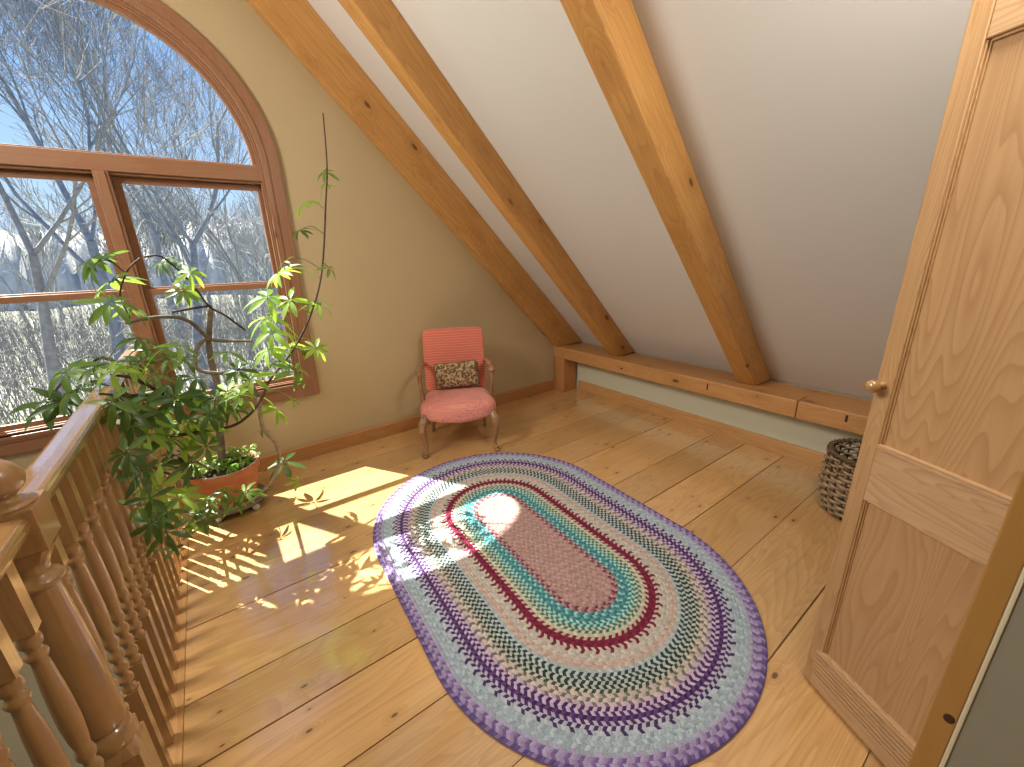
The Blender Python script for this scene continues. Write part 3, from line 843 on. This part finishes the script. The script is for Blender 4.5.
STEMS={
 'whip':[(-0.261,2.380,0.736),(-0.152,2.420,0.711),(-0.020,2.480,0.686),(0.071,2.520,0.718),(0.143,2.550,0.786),(0.201,2.570,0.874),(0.346,2.590,1.019),(0.476,2.610,1.209),(0.577,2.620,1.452),(0.662,2.640,1.830),(0.696,2.640,2.011),(0.718,2.650,2.269)],
 'trunk':[(-0.119,2.930,0.322),(-0.088,2.950,0.524),(-0.049,2.970,0.738),(-0.043,2.970,0.988),(-0.023,2.960,1.107),(0.017,2.950,1.260)],
 'loop':[(-0.027,2.910,1.096),(-0.079,2.850,1.072),(-0.112,2.810,0.999),(-0.098,2.790,0.937),(0.051,2.790,0.885),(0.121,2.810,0.798),(0.141,2.830,0.698)],
 'left_limb':[(-0.035,2.910,1.103),(-0.091,2.850,1.203),(-0.158,2.800,1.242),(-0.242,2.750,1.251),(-0.334,2.700,1.242)],
 'right_limb':[(-0.029,2.910,1.085),(0.059,2.910,1.066),(0.179,2.930,1.046)],
 'arc':[(-0.195,2.700,1.544),(-0.136,2.730,1.547),(-0.087,2.770,1.488),(-0.039,2.810,1.404),(0.010,2.870,1.279),(0.078,2.910,1.212),(0.157,2.950,1.114)],
 'mid_limb':[(-0.151,2.770,1.270),(-0.053,2.830,1.277),(0.019,2.880,1.277)],
 'pale_stem':[(0.134,2.630,0.767),(0.124,2.658,0.675),(0.126,2.696,0.548),(0.172,2.723,0.432),(0.169,2.731,0.319),(0.108,2.709,0.210),(0.007,2.697,0.137),(-0.102,2.684,0.112),(-0.247,2.652,0.140),(-0.345,2.262,0.416)],
 'low_limb':[(-0.162,2.900,0.294),(-0.249,2.775,0.328),(-0.322,2.670,0.416),(-0.345,2.273,0.654),(-0.345,1.958,0.813)],
 'up_left':[(-0.074,2.908,0.600),(-0.156,2.668,0.767),(-0.240,2.418,0.925),(-0.291,2.240,1.050),(-0.345,2.12,1.11)],
 'over_rail':[(-.280,2.330,.99),(-.39,2.45,1.12),(-.48,2.58,1.085),(-.56,2.54,1.04),(-.62,2.5,.97)],
 'left_low':[(-0.24,2.418,0.925),(-0.32,2.2,1.0),(-0.345,1.862,1.098)],
 'shoot':[(-0.210,2.700,1.539),(-0.265,2.690,1.486),(-0.319,2.690,1.374),(-0.310,2.700,1.264)],
}
LEAVES=[
 (-0.363,2.699,1.526,0.95),(-0.338,2.741,1.439,0.96),(-0.379,2.728,1.544,0.77),(-0.343,2.557,1.353,0.81),(-0.320,2.786,1.306,0.78),(-0.278,2.506,1.188,0.62),
 (-0.496,2.294,1.116,0.80),(-0.478,2.224,1.051,0.78),(-0.623,2.495,0.962,0.96),(-0.576,2.459,0.960,0.78),(-0.405,2.258,1.127,0.63),(-0.286,1.753,1.186,0.46),
 (-0.292,2.122,1.134,0.56),(-0.285,2.382,1.099,0.63),(-0.236,2.502,1.126,0.79),(-0.197,2.488,1.083,0.65),(-0.128,2.270,1.169,0.54),(-0.124,2.310,1.094,0.49),
 (-0.033,2.671,1.467,0.66),(-0.082,2.751,1.378,0.68),(-0.137,2.786,1.519,0.59),(0.272,2.561,1.326,0.90),(0.362,2.674,1.449,0.84),(0.392,2.644,1.502,0.46),
 (0.231,2.534,1.221,0.89),(0.247,2.461,1.153,0.86),(0.365,2.495,1.306,0.79),(0.535,2.667,1.263,0.75),(0.464,2.571,1.016,0.63),(0.330,2.622,1.046,0.83),
 (0.114,2.458,0.928,0.78),(0.037,2.322,1.103,0.65),(0.059,2.322,1.010,0.57),(0.218,2.522,1.051,0.80),(0.315,2.468,0.931,0.87),(0.268,2.679,0.945,0.75),
 (0.411,2.677,1.001,0.47),(0.590,2.505,1.463,0.53),(0.663,2.555,1.960,0.54),(0.543,2.661,1.806,0.65),(0.501,2.643,1.669,0.56),(0.688,2.668,1.918,0.37),
 (0.209,2.707,0.652,0.76),(0.293,2.534,0.737,0.36),(0.118,2.758,0.529,0.39),(-0.334,1.922,1.050,0.67),(-0.307,1.971,1.007,0.69),(-0.292,2.205,0.953,0.85),
 (-0.297,2.264,0.864,0.87),(-0.263,2.508,0.840,0.88),(-0.196,2.322,0.926,0.90),(-0.184,2.455,0.784,0.86),(-0.116,2.456,0.882,0.86),(-0.063,2.419,0.869,0.85),
 (-0.001,2.431,0.883,0.77),(-0.042,2.451,0.802,0.77),(-0.319,2.217,0.811,0.78),(-0.262,2.223,0.782,0.78),(-0.223,2.421,0.710,0.85),(-0.134,2.414,0.719,0.68),
 (-0.243,2.413,0.792,0.85),(-0.333,2.118,0.903,0.74),(-0.259,2.427,0.952,0.85),(-0.265,2.375,1.037,0.63),(-0.113,2.471,0.971,0.78),(-0.266,2.427,0.620,0.68),
 (-0.097,2.272,0.833,0.72),(-0.302,1.691,0.933,0.59),(-0.318,1.930,0.773,0.68),(-0.282,1.907,0.693,0.67),(-0.274,2.415,0.546,0.85),(-0.273,1.638,0.782,0.52),
 (-0.274,1.802,0.640,0.57),(-0.284,2.245,0.479,0.79),(-0.305,1.903,0.508,0.67),(-0.314,1.792,0.622,0.57),(-0.270,1.727,0.528,0.36),(-0.277,2.603,0.193,0.91),
 (-0.239,2.509,0.190,0.62),(-0.132,2.585,0.282,0.91),(-0.202,2.605,0.250,0.73),(-0.139,2.331,0.664,0.74),(-0.212,2.389,0.579,0.75),(0.200,2.823,0.256,0.99),
 (0.229,2.653,0.176,0.42),(-0.033,2.557,0.257,0.72),(-0.091,2.535,0.239,0.62),(-0.302,1.645,0.764,0.46),(-0.343,2.003,0.675,0.49),(-0.001,2.508,0.775,0.70),
 (0.043,2.298,0.892,0.65),
]
STEMR = {'whip': (.009, .0035), 'trunk': (.022, .012), 'loop': (.011, .010), 'left_limb': (.011, .008), 'right_limb': (.010, .007), 'arc': (.0045, .006), 'mid_limb': (.006, .007), 'pale_stem': (.012, .007), 'low_limb': (.009, .005), 'up_left': (.011, .005), 'left_low': (.006, .004), 'over_rail': (.007, .004), 'shoot': (.004, .003)}
samples = []
for nm, pts in STEMS.items():
    sp = catmull(pts, 6); r0, r1 = STEMR[nm]; n = len(sp)
    samples += [p for p in sp]
    mb = MB(); mb.tube([p - PO for p in sp], [r0 + (r1 - r0)*i/(n - 1) for i in range(n)], 8)
    o = mb.build('stem', M_BARKY if nm in ('trunk', 'loop', 'left_limb', 'right_limb') else (M_PALE if nm == 'pale_stem' else M_STEM), plant)
    if nm == 'whip': o['label'] = 'long thin dark stem reaching up beside the window'
    if nm == 'pale_stem': o['label'] = 'pale bare stem curving down to the floor'
rl = random.Random(8)
def leaflet(mb, M, L, wd, droop, fold):
    n = 6; vs = []; fs = []
    for i in range(n + 1):
        t = i/n
        w2 = wd*.5*(math.sin(PI*min(1, t*.93 + .05))**.75)*(1 - .25*t)
        if i == n: w2 = .0006
        x = L*t; z = -droop*L*t*t
        vs += [M @ Vector((x, -w2, z + fold*w2)), M @ Vector((x, 0, z)), M @ Vector((x, w2, z + fold*w2))]
    for i in range(n):
        a = i*3
        fs += [(a, a+3, a+4, a+1), (a+1, a+4, a+5, a+2)]
    mb.add(vs, fs, True)
for (x, y, z, s) in LEAVES:
    c = Vector((x, y, z))
    near = min(samples, key=lambda p: (p - c).length + (.12 if p.z > c.z + .1 else 0))
    d = c - near
    if d.length > .42: near = c - d.normalized()*.42
    if d.length < .05: near = c + Vector((rl.uniform(-.05, .05), rl.uniform(-.05, .05), -.08))
    mid = (near + c)/2 + Vector((0, 0, .02 + .10*(near - c).length))
    mb = MB()
    mb.tube([p - PO for p in catmull([near, mid, c], 4)], [.0035*max(.6, s)]*5 + [.0024*max(.6, s)]*4, 5)
    axis = ((c - near).normalized()*.5 + Vector((rl.uniform(-.35, .35), rl.uniform(-.75, .05), .75 + rl.uniform(-.2, .3)))).normalized()
    q = axis.to_track_quat('Z', 'Y')
    k = rl.choice((7, 7, 8, 8, 9)) if s > .55 else 5
    a0 = rl.uniform(0, 2*PI)
    base = Matrix.Translation(c - PO) @ q.to_matrix().to_4x4()
    for i in range(k):
        L = .128*s*rl.uniform(.78, 1.12); a = a0 + 2*PI*i/k + rl.uniform(-.16, .16)
        el = rl.uniform(-.05, .45)
        M = base @ Matrix.Rotation(a, 4, 'Z') @ Matrix.Rotation(el, 4, 'Y')
        e = M @ Vector((.022*s, 0, 0))
        mb.tube([c - PO, e], .0014, 4)
        M2 = M @ Matrix.Translation((.020*s, 0, 0)) @ Matrix.Rotation(rl.uniform(-.35, .35), 4, 'X')
        leaflet(mb, M2, L, .040*s*rl.uniform(.9, 1.15), rl.uniform(.15, .5), rl.uniform(.15, .45))
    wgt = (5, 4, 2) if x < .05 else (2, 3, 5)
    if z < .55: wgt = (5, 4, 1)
    # keep every leaf above the floor and in front of the wall
    mb.v = [(vx, min(vy, YG - .035 - PO.y), max(vz, .012 - PO.z)) for vx, vy, vz in mb.v]
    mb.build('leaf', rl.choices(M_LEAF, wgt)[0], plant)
# seedlings on the soil
mb = MB()
for i in range(70):
    a = rl.uniform(0, 2*PI); r = .15*math.sqrt(rl.random()); b = Vector((r*math.cos(a), r*math.sin(a), .225))
    tip = b + Vector((rl.uniform(-.03, .03) + .12*r*math.cos(a), rl.uniform(-.03, .03), rl.uniform(.02, .085)))
    mb.tube([b, (b + tip)/2 + Vector((.005, 0, .005)), tip], .0014, 4)
    for k in range(4):
        M = Matrix.Translation(tip) @ Matrix.Rotation(a + k*PI/2 + rl.uniform(-.4, .4), 4, 'Z') @ Matrix.Rotation(rl.uniform(-.4, .5), 4, 'Y')
        leaflet(mb, M, rl.uniform(.022, .042), rl.uniform(.014, .022), .3, .3)
o = mb.build('seedlings', M_LEAF[2], plant); o['kind'] = 'stuff'; o['label'] = 'small bright green seedlings covering the soil'
# ------------------------------------------------------------------ outdoors
GZ = -3.0
mb = MB()
nx, ny = 60, 50; vs = []; fs = []
for j in range(ny + 1):
    y = 3.6 + (130 - 3.6)*(j/ny)**1.6
    for i in range(nx + 1):
        x = (-1 + 2*i/nx)*(25 + y*.8)
        z = GZ + .012*max(0, y - 25) + .25*math.sin(x*.21 + y*.13)*min(1, y/30) + .12*math.sin(x*.63 - y*.37)
        vs.append((x, y, z))
for j in range(ny):
    for i in range(nx):
        a = j*(nx+1) + i; fs.append((a, a+1, a+nx+2, a+nx+1))
mb.add(vs, fs, True)
M_LAWN = simple('winter_lawn', (.17, .175, .11, 1), .95, .1, noise=.2, nscale=.35, col2=(.23, .225, .20, 1), bump=.2)
struct(mb.build('lawn', M_LAWN), 'pale early spring lawn far below the window', 'lawn')
M_BARK = [simple('bark_grey', (.26, .285, .33, 1), .9, .1, noise=.35, nscale=8), simple('bark_brown', (.30, .29, .28, 1), .9, .1, noise=.35, nscale=8), simple('bark_far', (.36, .37, .38, 1), .95, .05, noise=.25, nscale=3)]  # far bark kept paler, distance haze put into its colour
def grow(mbT, mbB, rng, p, d, length, r, level, maxlev, sides, up=.12, spread=.55, minr=.006):
    segs = 5 if level == 0 else 4
    pts = [p]; dirs = d.normalized(); rs = [r]
    for i in range(segs):
        dirs = (dirs + Vector((rng.gauss(0, .10), rng.gauss(0, .10), up*(.6 if level else .2) + rng.gauss(0, .06)))).normalized()
        pts.append(pts[-1] + dirs*(length/segs)); rs.append(max(minr, r*(1 - .45*(i + 1)/segs)))
    tgt = mbT if level <= 1 else mbB
    tgt.tube(pts, rs, max(3, sides - level), cap=False)
    if level >= maxlev: return
    nb = 3 if level == 0 else rng.choice((3, 4, 5, 5))
    for b in range(nb):
        if level == 0: i = segs - (b % 2 if b else 0)
        else: i = max(1, min(segs, int(rng.uniform(.25, 1.05)*segs + .5)))
        if b == 0: i = segs
        a = rng.uniform(0, 2*PI); dd = (pts[i] - pts[i-1]).normalized()
        o = dd.orthogonal().normalized(); o.rotate(Quaternion(dd, a))
        sp = spread*rng.uniform(.55, 1.25)*(.6 if b == 0 else 1)
        nd = (dd + o*sp).normalized()
        grow(mbT, mbB, rng, pts[i], nd, length*rng.uniform(.60, .82), max(minr, rs[i]*(.78 if b == 0 else rng.uniform(.45, .65))), level + 1, maxlev, sides, up, spread, minr)
def tree(name, loc, h, r, seed, lev, label, mat, sides=7, lean=(0, 0), group=None, spread=.55, minr=.006):
    rng = random.Random(seed)
    root = empty(name, loc)
    tag(root, label, 'tree', group)
    T, B = MB(), MB()
    grow(T, B, rng, Vector((0, 0, -.15)), Vector((lean[0], lean[1], 1)), h*.36, r, 0, lev, sides, spread=spread, minr=minr)
    T.build('trunk', mat, root)
    if B.v: B.build('branches', mat, root)
    return root
tree('bare_tree', (-.62, 19.0, GZ), 15, .20, 4, 5, 'bare tree with a forked grey trunk outside the right hand pane', M_BARK[0], lean=(.03, 0), minr=.006)
tree('bare_tree', (-2.15, 15.5, GZ), 15, .19, 9, 6, 'bare grey tree with many limbs fanning out behind the middle of the window', M_BARK[0], lean=(-.04, 0), minr=.005, spread=.6)
tree('bare_tree', (-3.6, 14.0, GZ), 14, .15, 21, 5, 'bare tree at the left edge of the window with low spreading branches', M_BARK[1], lean=(.10, 0), minr=.005, spread=.65)
tree('bare_tree', (1.25, 24.0, GZ), 12, .12, 33, 5, 'slender bare tree leaning right behind the right hand pane', M_BARK[1], lean=(.28, 0), minr=.007)
tree('bare_tree', (-1.35, 25.0, GZ), 17, .18, 14, 5, 'tall bare tree farther back between the two nearest trunks', M_BARK[0], minr=.007)
# the wood across the lawn
rngw = random.Random(77)
protos = []
for k in range(4):
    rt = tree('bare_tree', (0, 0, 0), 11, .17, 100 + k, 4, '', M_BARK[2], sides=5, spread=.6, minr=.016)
    protos.append(rt)
LBL = 'grey bare tree of the distant wood across the lawn'
spots = []
for i in range(64):
    y = rngw.uniform(34, 62); x = rngw.uniform(-.42, .26)*y
    spots.append((x, y))
for i, (x, y) in enumerate(spots):
    p = protos[i % 4]
    if i < 4: o = p
    else:
        o = p.copy(); COL.objects.link(o)
        for ch in p.children:
            c = ch.copy(); c.parent = o; COL.objects.link(c)
    o.location = (x, y, GZ + .012*max(0, y - 25)); o.rotation_euler = (0, 0, rngw.uniform(0, 6.28)); s = rngw.uniform(.65, 1.1); o.scale = (s, s, s)
    tag(o, LBL, 'tree', 'bare trees of the distant wood')
# brush in front of the wood
mb = MB(); rb = random.Random(5)
for i in range(2200):
    y = 14 + 30*rb.random()**1.1; x = rb.uniform(-.38, .17)*y
    b = Vector((x, y, GZ - .1)); h = rb.uniform(.9, 3.4)
    t = b + Vector((rb.gauss(0, .35), rb.gauss(0, .3), h)); m_ = (b + t)/2 + Vector((rb.gauss(0, .1), 0, .1))
    mb.tube([b, m_, t], [.016, .012, .007], 3, cap=False)
    for k in range(3):
        s0 = m_.lerp(t, rb.random()); mb.tube([s0, s0 + Vector((rb.gauss(0, .3), rb.gauss(0, .3), rb.uniform(.2, .7)))], [.009, .006], 3, cap=False)
o = mb.build('brush', M_BARK[1]); tag(o, 'tangle of bare grey brush at the edge of the lawn', 'brush', kind='stuff')
# hillside wood closing the view
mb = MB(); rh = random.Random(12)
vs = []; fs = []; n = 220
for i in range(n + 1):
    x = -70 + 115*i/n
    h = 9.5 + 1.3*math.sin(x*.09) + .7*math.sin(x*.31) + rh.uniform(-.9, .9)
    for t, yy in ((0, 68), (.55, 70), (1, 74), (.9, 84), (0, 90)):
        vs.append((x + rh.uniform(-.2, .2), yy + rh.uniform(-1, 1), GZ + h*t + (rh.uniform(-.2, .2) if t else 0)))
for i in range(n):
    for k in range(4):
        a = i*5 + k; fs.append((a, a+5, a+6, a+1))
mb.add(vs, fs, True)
o = mb.build('wooded_ridge', simple('hazy_wood', (.62, .60, .56, 1), 1., 0., noise=.5, nscale=.9, col2=(.44, .43, .41, 1)))  # distance haze is put into the pale wood colour
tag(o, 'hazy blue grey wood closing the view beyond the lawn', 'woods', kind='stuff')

# ------------------------------------------------------------------ light
w = bpy.data.worlds.new('sky'); SC.world = w; w.use_nodes = True
nt = w.node_tree; nt.nodes.clear()
out = nt.nodes.new('ShaderNodeOutputWorld'); bg = nt.nodes.new('ShaderNodeBackground')
tc = N(nt, 'ShaderNodeTexCoord'); sx = N(nt, 'ShaderNodeSeparateXYZ'); nt.links.new(tc.outputs['Generated'], sx.inputs[0])
rp = N(nt, 'ShaderNodeValToRGB'); e = rp.color_ramp.elements
e[0].position = 0; e[0].color = (.46, .62, .82, 1); e[1].position = .6; e[1].color = (.15, .33, .82, 1)
for p, c in ((.06, (.52, .70, .92, 1)), (.20, (.40, .61, .94, 1)), (.36, (.23, .46, .92, 1))):
    x = e.new(p); x.color = c
nt.links.new(sx.outputs[2], rp.inputs[0]); nt.links.new(rp.outputs[0], bg.inputs[0]); bg.inputs[1].default_value = 1.15
nt.links.new(bg.outputs[0], out.inputs[0])
sun = bpy.data.lights.new('sun', 'SUN'); sun.energy = 28.0; sun.angle = math.radians(.6); sun.color = (1, .96, .88)
so = bpy.data.objects.new('sun', sun); COL.objects.link(so); so.location = (-6, 12, 16)
so.rotation_euler = Vector((.40, -.67, -1)).to_track_quat('-Z', 'Y').to_euler()
def area(name, loc, tgt, size, energy, col=(1, .93, .84)):
    l = bpy.data.lights.new(name, 'AREA'); l.energy = energy; l.size = size; l.color = col; l.shape = 'DISK'
    o = bpy.data.objects.new(name, l); COL.objects.link(o); o.location = loc
    o.rotation_euler = (Vector(tgt) - Vector(loc)).to_track_quat('-Z', 'Y').to_euler()
    return o
area('ridge_fill', (1.3, .1, 2.5), (1.7, 1.4, 0), .5, 22)  # added unseen fill light, brightens floor, rug and chair
area('stairwell_fill', (-1.45, 1.9, 2.8), (1.9, 1.5, 1.3), .9, 70)  # added unseen fill from the left, brightens rafters and ceiling
area('landing_fill', (-2.2, 1.6, -.5), (-2.0, 1.6, -2.6), .6, 10)  # added unseen fill for the floor of the storey below

# ------------------------------------------------------------------ camera
cam = bpy.data.cameras.new('camera'); co = bpy.data.objects.new('camera', cam); COL.objects.link(co)
cam.sensor_fit = 'HORIZONTAL'; cam.sensor_width = 36.0; cam.lens = 36.0*407.16/1024; cam.clip_start = .03; cam.clip_end = 400
a_, b_, c_ = -.63108, -.30428, -.02971
Rm = Matrix.Rotation(a_, 3, 'Z') @ Matrix.Rotation(b_, 3, 'X') @ Matrix(((1,0,0),(0,0,-1),(0,1,0))) @ Matrix.Rotation(c_, 3, 'Z')
M4 = Rm.to_4x4(); M4.translation = (0, 0, 1.5)
co.matrix_world = M4
SC.camera = co
SC.view_settings.view_transform = 'Standard'
try: SC.view_settings.look = 'None'
except Exception: pass
SC.view_settings.exposure = 0.15; SC.view_settings.gamma = 1.0; SC.view_settings.use_curve_mapping = False
